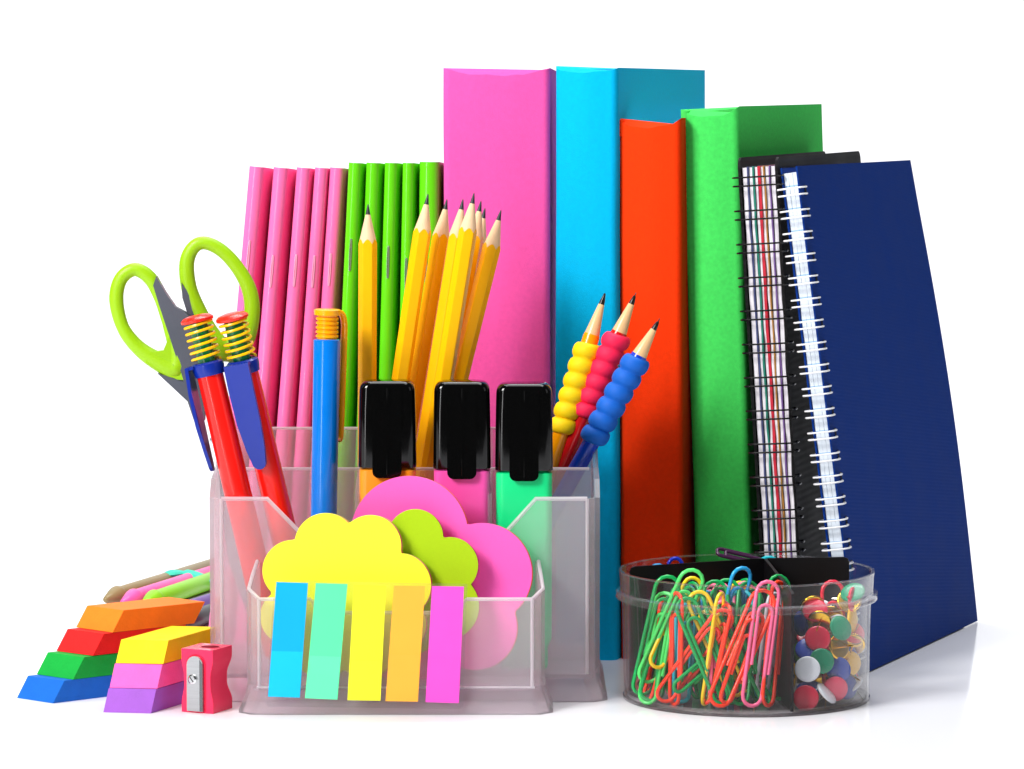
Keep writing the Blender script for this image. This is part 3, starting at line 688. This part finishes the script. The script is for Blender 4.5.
# ================================================================ SHARPENER
sh = thing('pencil_sharpener', 'small translucent red pencil sharpener with steel blade beside the erasers', 'sharpener', Matrix.Translation(G(206.5, 710)) @ Matrix.Rotation(math.radians(-24), 4, 'Z'))
RT = pmat('red_fluo_plastic', '#ff2c5c', .14, var=.03, trans=.12)
Hs = 2.1; secs = []
for k in range(25):
    z = Hs*k/24; u = max(0, abs(k/24-.5)*2-.12)/.6; q = .5+.5*math.cos(PI*min(1, u))
    wx = .585-.10*q; f = -.62+.0*q; bk = .70-.13*q
    secs.append([(-wx, f, z), (wx, f, z), (wx-.02*q, bk, z), (-wx, bk, z)])
bm = loft(secs); bev(bm, .06, 2, 50)
obj('body', bm, RT, sh, ang=30)
obj('sharpening_hole', lathe([(Hs-.12, .30), (Hs+.008, .34), (Hs+.008, .30), (Hs-.0, .29), (Hs-.10, .20)], 32, c=(.12, .06)), pmat('hole_red', '#c00a3a', .3), sh)
obj('hole_shade_disc', lathe([(Hs+.001, .295), (Hs+.004, .29), (Hs+.004, .01)], 32, c=(.12, .06)), pmat('hole_shade_red', '#7a0420', .7, spec=.1), sh)  # dark disc across the hole mouth, shade of the recess as colour
bw = .30
pr = [(-bw, .06), (bw, .06), (bw, 1.58)]+[(bw*math.cos(PI*k/10), 1.58+bw*math.sin(PI*k/10)) for k in range(1, 10)]+[(-bw, 1.58)]
obj('blade_slot', prism([(p[0]*1.2-.04, p[1]*1.03) for p in pr], -.632, -.60), pmat('slot_red', '#d80a38', .25), sh, ang=30)
obj('blade', bev(prism([(p[0]-.05, p[1]) for p in pr], -.70, -.634), .012, 1), pmat('blade_brushed', '#c8cacc', .34, metal=1., var=.10, vscale=900, stretch=(.1, .1, 3)), sh, ang=30)
obj('blade_bevel', bev(prism([(.13, .07), (.245, .07), (.245, 1.62), (.13, 1.78)], -.712, -.703), .003, 1), pmat('blade_edge', '#808284', .25, metal=1.), sh, ang=30)
bm = lathe([(0, .16), (.05, .16), (.09, .11), (.092, .02)], 24); sw = obj('screw', bm, pmat('screw_steel', '#dcdedf', .2, metal=1.), sh, M=Matrix.Translation((-.12, -.70, 1.12)) @ Matrix.Rotation(PI/2, 4, 'X'))
obj('screw_slot_shade', box(-.11, .11, -.10, -.093, -.016, .016), pmat('slot_shade_grey', '#3a3a3c', .5), sw, smooth=False, M=Matrix.Translation((-.12, -.70, 1.12)) @ Matrix.Rotation(.9, 4, 'Y'))  # dark bar on the screw head, painted shade of its slot

# ================================================================ FELT PENS BEHIND THE ERASERS
def felt(label, col, tip, end, zc=.38, R=.36):
    def GP(px, py, z):  # ray hits plane z
        u = (px-512)/F; v = (384.5-py)/F; d = Vector((u, cp+v*sp, -sp+v*cp)); t_ = (z-CZ)/d.z; return Vector((u*t_, CY+d.y*t_, z))
    T = GP(*tip, zc-.05); B = GP(*end, zc); L_ = (T-B).length; m = pmat('felt_'+col[1:], col, .4, spec=.25, coat=0.16)
    t = thing('felt_pen', label, 'pen', frame(B, T, ref=(0, 0, 1)), 'felt pens lying behind the erasers')
    obj('barrel', lathe([(0, R*.8), (.1, R), (L_-1.3, R), (L_-1.2, R*.93)], 28), m, t, ang=40)
    obj('cap', lathe([(L_-1.22, R*1.12), (L_-1.15, R*1.16), (L_-1.0, R*1.1), (L_-.08, R*.35), (L_, R*.15)], 28), m, t, ang=50)
    return t
felt('olive brown felt pen lying on the table, farthest back', '#8a7a50', (105, 600), (222, 564))
felt('pink felt pen lying on the table between the olive and green ones', '#fb5aa4', (122, 603), (222, 571))
felt('lime green felt pen lying behind the orange eraser', '#86cc20', (143, 604), (222, 577))
felt('purple felt pen mostly hidden behind the orange eraser', '#5a1890', (150, 622), (212, 602))
felt('black felt pen mostly hidden behind the red eraser', '#1a1618', (165, 630), (214, 612))
bd_ = [W(162, 577, 27.2), W(170, 573.5, 27.0), W(186, 573, 27.0), W(200, 577, 26.6), W(212, 583, 26.)]
o0 = bd_[0].copy(); bm = bmesh.new(); P_ = spline([p-o0 for p in bd_], 6)
tube(P_, [.05+.09*math.sin(PI*min(1, k/12)) if k < 12 else .14 for k in range(len(P_))], 8, bm=bm, flat=2.0)
eb = obj('ribbon_band', bm, pmat('teal_band', '#35c8a8', .5), None); eb.matrix_basis = Matrix.Translation(o0); setp(eb, 'flat teal green band lying across the felt pens', 'band')

# ================================================================ JAR
jc = W(746, 701, 0); JX = jc.x; Rj = 4.12; Hj = 4.3
jar = thing('clear_jar', 'round clear plastic jar with black dividers, full of clips and tacks', 'jar', at(JX, 0, 0))
CJ = clear_mat('clear_plastic', (.955, .95, .955, 1), .95, .03, .006)
prof = [(0.0, Rj-.25), (.0, Rj-.06), (.05, Rj), (2.0, Rj+.03), (Hj-.95, Rj+.06), (Hj-.90, Rj+.24), (Hj-.70, Rj+.25), (Hj-.64, Rj+.13), (Hj-.02, Rj+.16), (Hj, Rj+.12), (Hj-.02, Rj+.08), (Hj-.66, Rj+.05), (Hj-.74, Rj+.02), (Hj-.95, Rj-.04), (.22, Rj-.09), (.12, Rj-.25)]
obj('container', lathe(prof, 96, cap=True), CJ, jar, ang=35)
obj('base_rim', loft([[(r*math.cos(2*PI*i/96), r*math.sin(2*PI*i/96), z) for i in range(96)] for z, r in [(.006, Rj-.10), (.006, Rj+.02), (.10, Rj+.03), (.12, Rj-.0), (.10, Rj-.12), (.006, Rj-.10)]], cap=False), clear_mat('smoky_plastic', (.7, .69, .7, 1), .8, .1, .06), jar, ang=35)
RG = clear_mat('clear_ridge', (.93, .93, .94, 1), .95, .08, .12)
obj('rim_ridge', loft([[(r*math.cos(2*PI*i/96), r*math.sin(2*PI*i/96), z) for i in range(96)] for z, r in [(Hj-.92, Rj+.25), (Hj-.87, Rj+.28), (Hj-.82, Rj+.255), (Hj-.74, Rj+.255), (Hj-.70, Rj+.275), (Hj-.65, Rj+.14)]], cap=False), RG, jar, ang=60)
obj('rim_lip', loft([[(r*math.cos(2*PI*i/96), r*math.sin(2*PI*i/96), z) for i in range(96)] for z, r in [(Hj-.03, Rj+.17), (Hj+.03, Rj+.165), (Hj+.035, Rj+.08), (Hj-.03, Rj+.07)]], cap=False), RG, jar, ang=60)
BD = pmat('black_divider', '#0c0b0e', .4, spec=.3, var=.05, vscale=60)
def spoke(a, b, h0, h1, name='divider'):
    a = Vector(a); b = Vector(b); d = (b-a).normalized(); n = Vector((-d.y, d.x, 0))*.05; L_ = (b-a).length; bm = bmesh.new()
    pr = [(0, .13), (L_, .13), (L_, h1-.18), (L_-.05, h1-.05), (L_-.18, h1), (.1, h0), (0, h0-.05)]
    A = [bm.verts.new((a+d*p[0]+n+Vector((0, 0, p[1])))) for p in pr]; B_ = [bm.verts.new((a+d*p[0]-n+Vector((0, 0, p[1])))) for p in pr]; k = len(pr)
    bm.faces.new(A); bm.faces.new(B_[::-1])
    for i in range(k): bm.faces.new((A[i], A[(i+1) % k], B_[(i+1) % k], B_[i]))
    bev(bm, .02, 2); return obj(name, bm, BD, jar, ang=30)
cc_ = (.78, 2.3, 0)
spoke(cc_, (-3.9, .55, 0), 4.42, 4.35); spoke(cc_, (3.62, 1.95, 0), 4.42, 4.5); spoke(cc_, (1.27, -3.75, 0), 4.40, 4.05)

# ---- paper clips
def clip_bm(s=1., seg=8):
    def arc(cx, cz, r, a0, a1, n=7): return [(cx+r*math.cos(math.radians(a0+(a1-a0)*k/n)), 0, cz+r*math.sin(math.radians(a0+(a1-a0)*k/n))) for k in range(n+1)]
    p = [(-.24, 0, -.7)]+arc(.015, 1.05, .255, 180, 0)+arc(-.065, -1.70, .335, 0, -180)+arc(0, 1.68, .40, 180, 0)+[(.40, 0, -.95)]
    return tube([(a*s, b, c*s) for a, b, c in p], .066, seg)
clipmesh = {}
def clip(col, nm, T, B, label, grp_, spin=0., s=None, flat=0.):
    """T, B world points of the two ends"""
    if grp_ == gC and 'behind' not in label.split('divider')[0][-22:] and 'back of the jar' not in label:
        T = T.copy(); B = B.copy()
        for P in (T, B):
            q = math.hypot(P.x-JX, P.y)
            if q > 3.84: dx = max(-3.62, min(3.62, P.x-JX)); P.x = JX+dx; P.y = math.copysign(math.sqrt(3.86**2-dx*dx), P.y)
            P.z = max(P.z, .2)
    L_ = (T-B).length; s = L_/4.11 if s is None else s
    mid = (T+B)/2
    M = frame(mid, T, spin=spin)
    key = (nm, round(s, 1))
    mat = pmat('wire_'+nm, col, .25, coat=0.20, var=.02)
    if key not in clipmesh:
        o = obj('paper_clip', clip_bm(round(s, 1)), mat, None, ang=80); clipmesh[key] = o.data
    else:
        o = bpy.data.objects.new('paper_clip', clipmesh[key]); C.objects.link(o)
    o.matrix_basis = M; setp(o, label, 'paper clip', grp_); return o
gC = 'coloured paper clips in the clear jar'
cc = {'green': '#04a050', 'light_green': '#4fdc6a', 'orange': '#ff3f1c', 'pink': '#ff6f9c', 'yellow': '#f7d21a', 'blue': '#1ca0e0', 'navy': '#1a34c0', 'teal': '#10b0c0', 'grey': '#c0c4cc', 'red': '#e0203c', 'purple': '#402040'}
def J(cx, cy, Y): return W(600+cx/3.413, 530+cy/3.413, Y)
front = [ # colour, top(crop px), bottom(crop px), Ytop, Ybot, spin, label
    ('green', (238, 160), (150, 590), -1.9, -3.0, .15, 'long green paper clip at the far left of the clip pile'),
    ('light_green', (325, 142), (165, 545), -2.2, -3.35, .2, 'light green paper clip second from the left, top above the rim'),
    ('orange', (440, 275), (212, 608), -2.7, -3.5, .25, 'big orange paper clip lying diagonally at front left of the pile'),
    ('orange', (572, 205), (400, 625), -2.6, -3.55, .0, 'orange paper clip with wide loop just under the rim at centre'),
    ('orange', (528, 300), (425, 600), -3.0, -3.5, .5, 'orange paper clip with low loop in front of the pink ones'),
    ('pink', (578, 175), (520, 628), -2.7, -3.45, .3, 'pink paper clip standing upright next to the front divider'),
    ('orange', (612, 180), (575, 610), -2.1, -3.1, .9, 'orange paper clip rightmost of the pile, against the divider'),
    ('green', (455, 380), (250, 560), -2.2, -3.1, .3, 'green paper clip crossing behind the diagonal orange one'),
    ('yellow', (325, 218), (480, 560), -2.4, -2.4, .2, 'yellow paper clip leaning left with loop below the rim'),
    ('blue', (492, 122), (395, 500), -1.6, -1.2, .5, 'light blue paper clip sticking up above the rim'),
    ('green', (280, 228), (440, 600), -2.6, -2.9, .3, 'green paper clip leaning left behind the yellow one'),
    ('pink', (335, 290), (118, 560), -1.7, -2.5, .5, 'pink paper clip lying low at the left wall of the jar'),
    ('yellow', (330, 165), (190, 480), -1.2, -2.6, .2, 'yellow paper clip behind the light green one'),
    ('green', (392, 175), (420, 610), -1.6, -2.9, .2, 'green paper clip upright left of the blue one'),
    ('green', (432, 176), (455, 615), -1.3, -2.4, .1, 'green paper clip upright right under the blue one'),
    ('pink', (500, 176), (470, 560), -.9, -2.2, .2, 'pink paper clip upright behind the blue one'),
    ('green', (512, 186), (480, 600), -1.3, -2.6, .4, 'green paper clip in the middle between two pink ones'),
    ('green', (610, 162), (620, 590), -.7, -1.6, .5, 'green paper clip tallest at the right side of the pile'),
    ('grey', (600, 215), (555, 560), -1.7, -2.2, .7, 'silver grey paper clip beside the front divider'),
]
for n, a, b, Ya, Yb2, spn, lab in front:
    clip(cc[n], n, J(*a, Ya), J(*b, Yb2), lab, gC, spn)
cl_names = ['green', 'green', 'pink', 'orange', 'yellow', 'green', 'light_green', 'blue', 'pink', 'orange', 'red', 'green', 'yellow', 'teal']
rnd = random.Random(3)
for k in range(34):
    n = cl_names[k % len(cl_names)]
    while True:
        x = rnd.uniform(-3.3, .45); y = rnd.uniform(-2.6, 1.2)
        if math.hypot(x, y) < 3.4 and y < .35*x+1.2: break
    lx = rnd.uniform(-1.9, 1.4); ly = rnd.uniform(-.5, .5); h = rnd.uniform(3.3, 3.85)
    xb = max(-3.3, min(.5, x-lx)); yb = max(-2.8, y-ly-.3)
    T = Vector((JX+x, y, h)); B = Vector((JX+xb, yb, .22))
    d = T-B; L_ = 4.11*.97
    if d.length < L_: B = T-d.normalized()*L_*.97; 
    if B.z < .2: B.z = .2
    s = (T-B).length/4.11
    clip(cc[n], n, T, B, '%s paper clip deep in the crowded clip pile behind the front ones' % n.replace('_', ' '), 'paper clips deep in the pile', rnd.uniform(-1.2, 1.2))
for n, a, b, Ya, Yb2, spn, lab in [('navy', (245, 92), (345, 330), 2.2, 2.4, .2, 'dark blue paper clip behind the left black divider'), ('purple', (395, 72), (560, 110), 3.0, 3.3, .9, 'dark purple paper clip lying on top at the back of the jar'),
        ('teal', (575, 95), (580, 500), 3.2, 3.3, .0, 'teal paper clip behind the right black divider'), ('blue', (195, 128), (215, 480), 1.9, 2.0, .2, 'small light blue paper clip behind the left end of the divider'),
        ('red', (793, 175), (800, 560), -1.0, -1.4, .2, 'red paper clip standing among the thumbtacks'), ('teal', (83, 180), (85, 520), 1.0, 1.0, 1.3, 'teal paper clip seen edge on at the left wall')]:
    clip(cc[n], n, J(*a, Ya), J(*b, Yb2), lab, gC, spn)

# ---- thumbtacks
GOLD = pmat('brass', '#e8b838', .2, metal=1.); PIN = pmat('pin_steel', '#d8d8d0', .15, metal=1.)
tk_meshes = {}
tcol = {'white': '#e8eef4', 'red': '#de1f45', 'blue': '#1c40a8', 'green': '#008a62', 'yellow': '#f5c010', 'pink': '#f04468', 'gold': '#e8b838'}
def tack(col, P, N_, label, grp_='round headed thumbtacks in the clear jar'):
    q = math.hypot(P.x-JX, P.y)
    if q > 3.62: dx = max(-3.45, min(3.45, P.x-JX)); P = Vector((JX+dx, math.copysign(math.sqrt(max(0, 3.68**2-dx*dx)), P.y), P.z))
    z = Vector(N_).normalized(); ref = Vector((0, 0, 1)) if abs(z.z) < .9 else Vector((1, 0, 0))
    x = ref.cross(z).normalized(); y = z.cross(x)
    M = Matrix.Translation(P) @ Matrix((x, y, z)).transposed().to_4x4()
    if col not in tk_meshes:
        m = GOLD if col == 'gold' else pmat('tack_'+col, tcol[col], .25, coat=0.20, var=.02)
        t = thing('thumbtack', label, 'thumbtack', M, grp_)
        obj('head', lathe([(-.05, .36), (-.04, .41), (0, .425), (.03, .41), (.052, .37), (.066, .22), (.07, .05)], 32), m, t, ang=60)
        obj('underside', lathe([(-.062, .34), (-.058, .37), (-.035, .36)], 28), GOLD, t)
        obj('pin', lathe([(-.75, .004), (-.62, .028), (-.05, .032)], 8), GOLD if col in ('gold', 'yellow') else PIN, t)
        tk_meshes[col] = t
    else: t = dup(tk_meshes[col], M, label)
    return t
tf = [ # colour, crop px, Y, normal, label
    ('white', (708, 475), -2.95, (-.1, -1, .1), 'white thumbtack facing front in the lower left of the tack pile'),
    ('red', (703, 573), -3.05, (0, -1, .05), 'red thumbtack facing front at the very bottom beside the divider'),
    ('blue', (820, 488), -3.0, (-.35, -1, .05), 'blue thumbtack facing front in the middle of the tack pile'),
    ('green', (757, 447), -2.6, (.2, -1, .2), 'green thumbtack right behind the white one'),
    ('yellow', (860, 472), -2.55, (.35, -1, 0), 'yellow thumbtack behind the blue one facing front'),
    ('pink', (806, 548), -2.75, (.1, -1, -.1), 'pinkish red thumbtack at the bottom under the blue one'),
    ('green', (822, 335), -2.2, (.6, -1, .5), 'green tilted thumbtack high in the pile'),
    ('red', (743, 370), -2.35, (-.1, -1, .35), 'red thumbtack below the gold ones near the divider'),
    ('blue', (710, 407), -2.35, (-.1, -.9, .7), 'blue thumbtack tilted upward above the white one'),
    ('red', (905, 455), -2.0, (1, -.7, 0), 'red thumbtack seen nearly edge on at the right wall'),
    ('green', (904, 540), -1.85, (1, -.6, 0), 'green thumbtack standing edge on at the lower right wall'),
    ('yellow', (897, 310), -1.6, (1, -.45, .1), 'yellow thumbtack edge on near the right wall'),
    ('gold', (850, 240), -1.2, (.2, 1, -.35), 'brass thumbtack underside high under the rim'),
    ('gold', (750, 315), -1.9, (.25, 1, .3), 'brass thumbtack underside above the red one'),
    ('yellow', (868, 375), -2.0, (-.3, .9, -.9), 'yellow thumbtack lying upside down showing its pin'),
    ('gold', (815, 400), -2.1, (-.6, .8, -.2), 'brass thumbtack half hidden behind the blue one'),
    ('blue', (850, 545), -2.3, (.6, -.8, .1), 'blue thumbtack at the bottom right behind the pinkish red one'),
    ('blue', (905, 400), -1.4, (.9, -.7, .2), 'blue thumbtack near the right wall above the edge on red one'),
    ('red', (780, 440), -2.1, (.7, -.8, .2), 'red thumbtack between the green and blue ones'),
    ('white', (775, 560), -2.9, (.75, -.3, .75), 'white thumbtack lying edge on at the bottom'),
    ('white', (870, 540), -1.9, (-.6, -.2, .8), 'white thumbtack edge on at the lower right'),
    ('red', (735, 275), -1.7, (-.1, -.8, .6), 'red thumbtack high at the left of the tack pile'),
    ('green', (870, 205), -.7, (-.3, -.6, .8), 'green thumbtack at the very top of the pile'),
    ('red', (880, 350), -1.2, (.2, -.8, .6), 'red thumbtack behind the upside down yellow one'),
    ('blue', (685, 320), -1.2, (-.9, -.5, 0), 'blue thumbtack against the front divider'),
    ('gold', (720, 255), -1.3, (-.3, .8, .7), 'brass thumbtack pointing up high beside the divider'),
    ('gold', (880, 400), -2.0, (.2, 1, .4), 'brass thumbtack underside below the upside down yellow one'),
    ('gold', (790, 300), -1.3, (.1, .9, .2), 'brass thumbtack underside behind the tilted green one'),
    ('red', (918, 225), -.4, (1, -.4, 0), 'red thumbtack edge on high at the right wall'),
]
for c, p, Y, n, lab in tf: tack(c, J(*p, Y), n, lab)
rnd = random.Random(11); names = ['red', 'gold', 'yellow', 'blue', 'green', 'gold', 'white', 'red', 'gold']
cnt = 0; tries = 0; placed = []
while cnt < 34 and tries < 4000:
    tries += 1
    x = rnd.uniform(1.7, 3.4); y = rnd.uniform(-2.2, 1.4); z = rnd.uniform(.45, 3.1)
    if math.hypot(x, y) > 3.6: continue
    if z > 2.9-.2*abs(y): continue
    P = Vector((JX+x, y, z))
    if any((P-q).length < .52 for q in placed): continue
    placed.append(P); c = names[cnt % len(names)]
    tack(c, P, (rnd.uniform(-1, 1), rnd.uniform(-1, .6), rnd.uniform(-.6, 1)), '%s thumbtack deep in the pile behind the front ones' % ('brass' if c == 'gold' else c), 'thumbtacks deep in the pile')
    cnt += 1

# ================================================================ to metres
S = .01; seen = set()
for o in C.objects:
    if o.type == 'MESH' and o.data.name not in seen:
        seen.add(o.data.name); o.data.transform(Matrix.Scale(S, 4))
    m = o.matrix_basis.copy(); m.translation = m.translation*S; o.matrix_basis = m

# ================================================================ LIGHT, WORLD, CAMERA
def area(name, loc, aim, sx, sy, power, col=(1, 1, 1)):
    l = bpy.data.lights.new(name, 'AREA'); l.shape = 'RECTANGLE'; l.size = sx*S; l.size_y = sy*S; l.energy = power; l.color = col
    o = bpy.data.objects.new(name, l); C.objects.link(o); o.location = Vector(loc)*S
    o.rotation_euler = (Vector(aim)-Vector(loc)).to_track_quat('-Z', 'Y').to_euler(); return o
area('key_softbox', (-88, -84, 92), (0, 5, 12), 45, 50, 30, (1, .99, .97))
area('top_softbox', (5, 5, 125), (0, 5, 0), 90, 80, 13.5)
area('right_fill', (120, -70, 60), (5, 5, 8), 50, 80, 1.2, (.97, .98, 1))
area('backdrop_lamp', (-10, 70, 180), (-10, 150, 40), 120, 50, 26)
area('strip_softbox', (-66, -92, 18), (0, 0, 10), 9, 90, 3.4)
w = bpy.data.worlds.new('World'); bpy.context.scene.world = w; w.use_nodes = True
w.node_tree.nodes['Background'].inputs[0].default_value = (.93, .96, 1, 1); w.node_tree.nodes['Background'].inputs[1].default_value = .08
cam = bpy.data.cameras.new('camera'); co = bpy.data.objects.new('camera', cam); C.objects.link(co)
cam.sensor_width = 36; cam.lens = F/1024*36; cam.clip_start = .05; cam.clip_end = 50
co.location = (0, CY*S, CZ*S); co.rotation_euler = (PI/2-PITCH, 0, 0)
sc = bpy.context.scene; sc.camera = co
sc.view_settings.view_transform = 'Standard'; sc.view_settings.look = 'None'; sc.view_settings.exposure = -.22; sc.view_settings.gamma = 1
sc.cycles.max_bounces = 24; sc.cycles.transparent_max_bounces = 48; sc.cycles.transmission_bounces = 16; sc.cycles.diffuse_bounces = 5
sc.cycles.sample_clamp_indirect = 6; sc.cycles.use_denoising = True
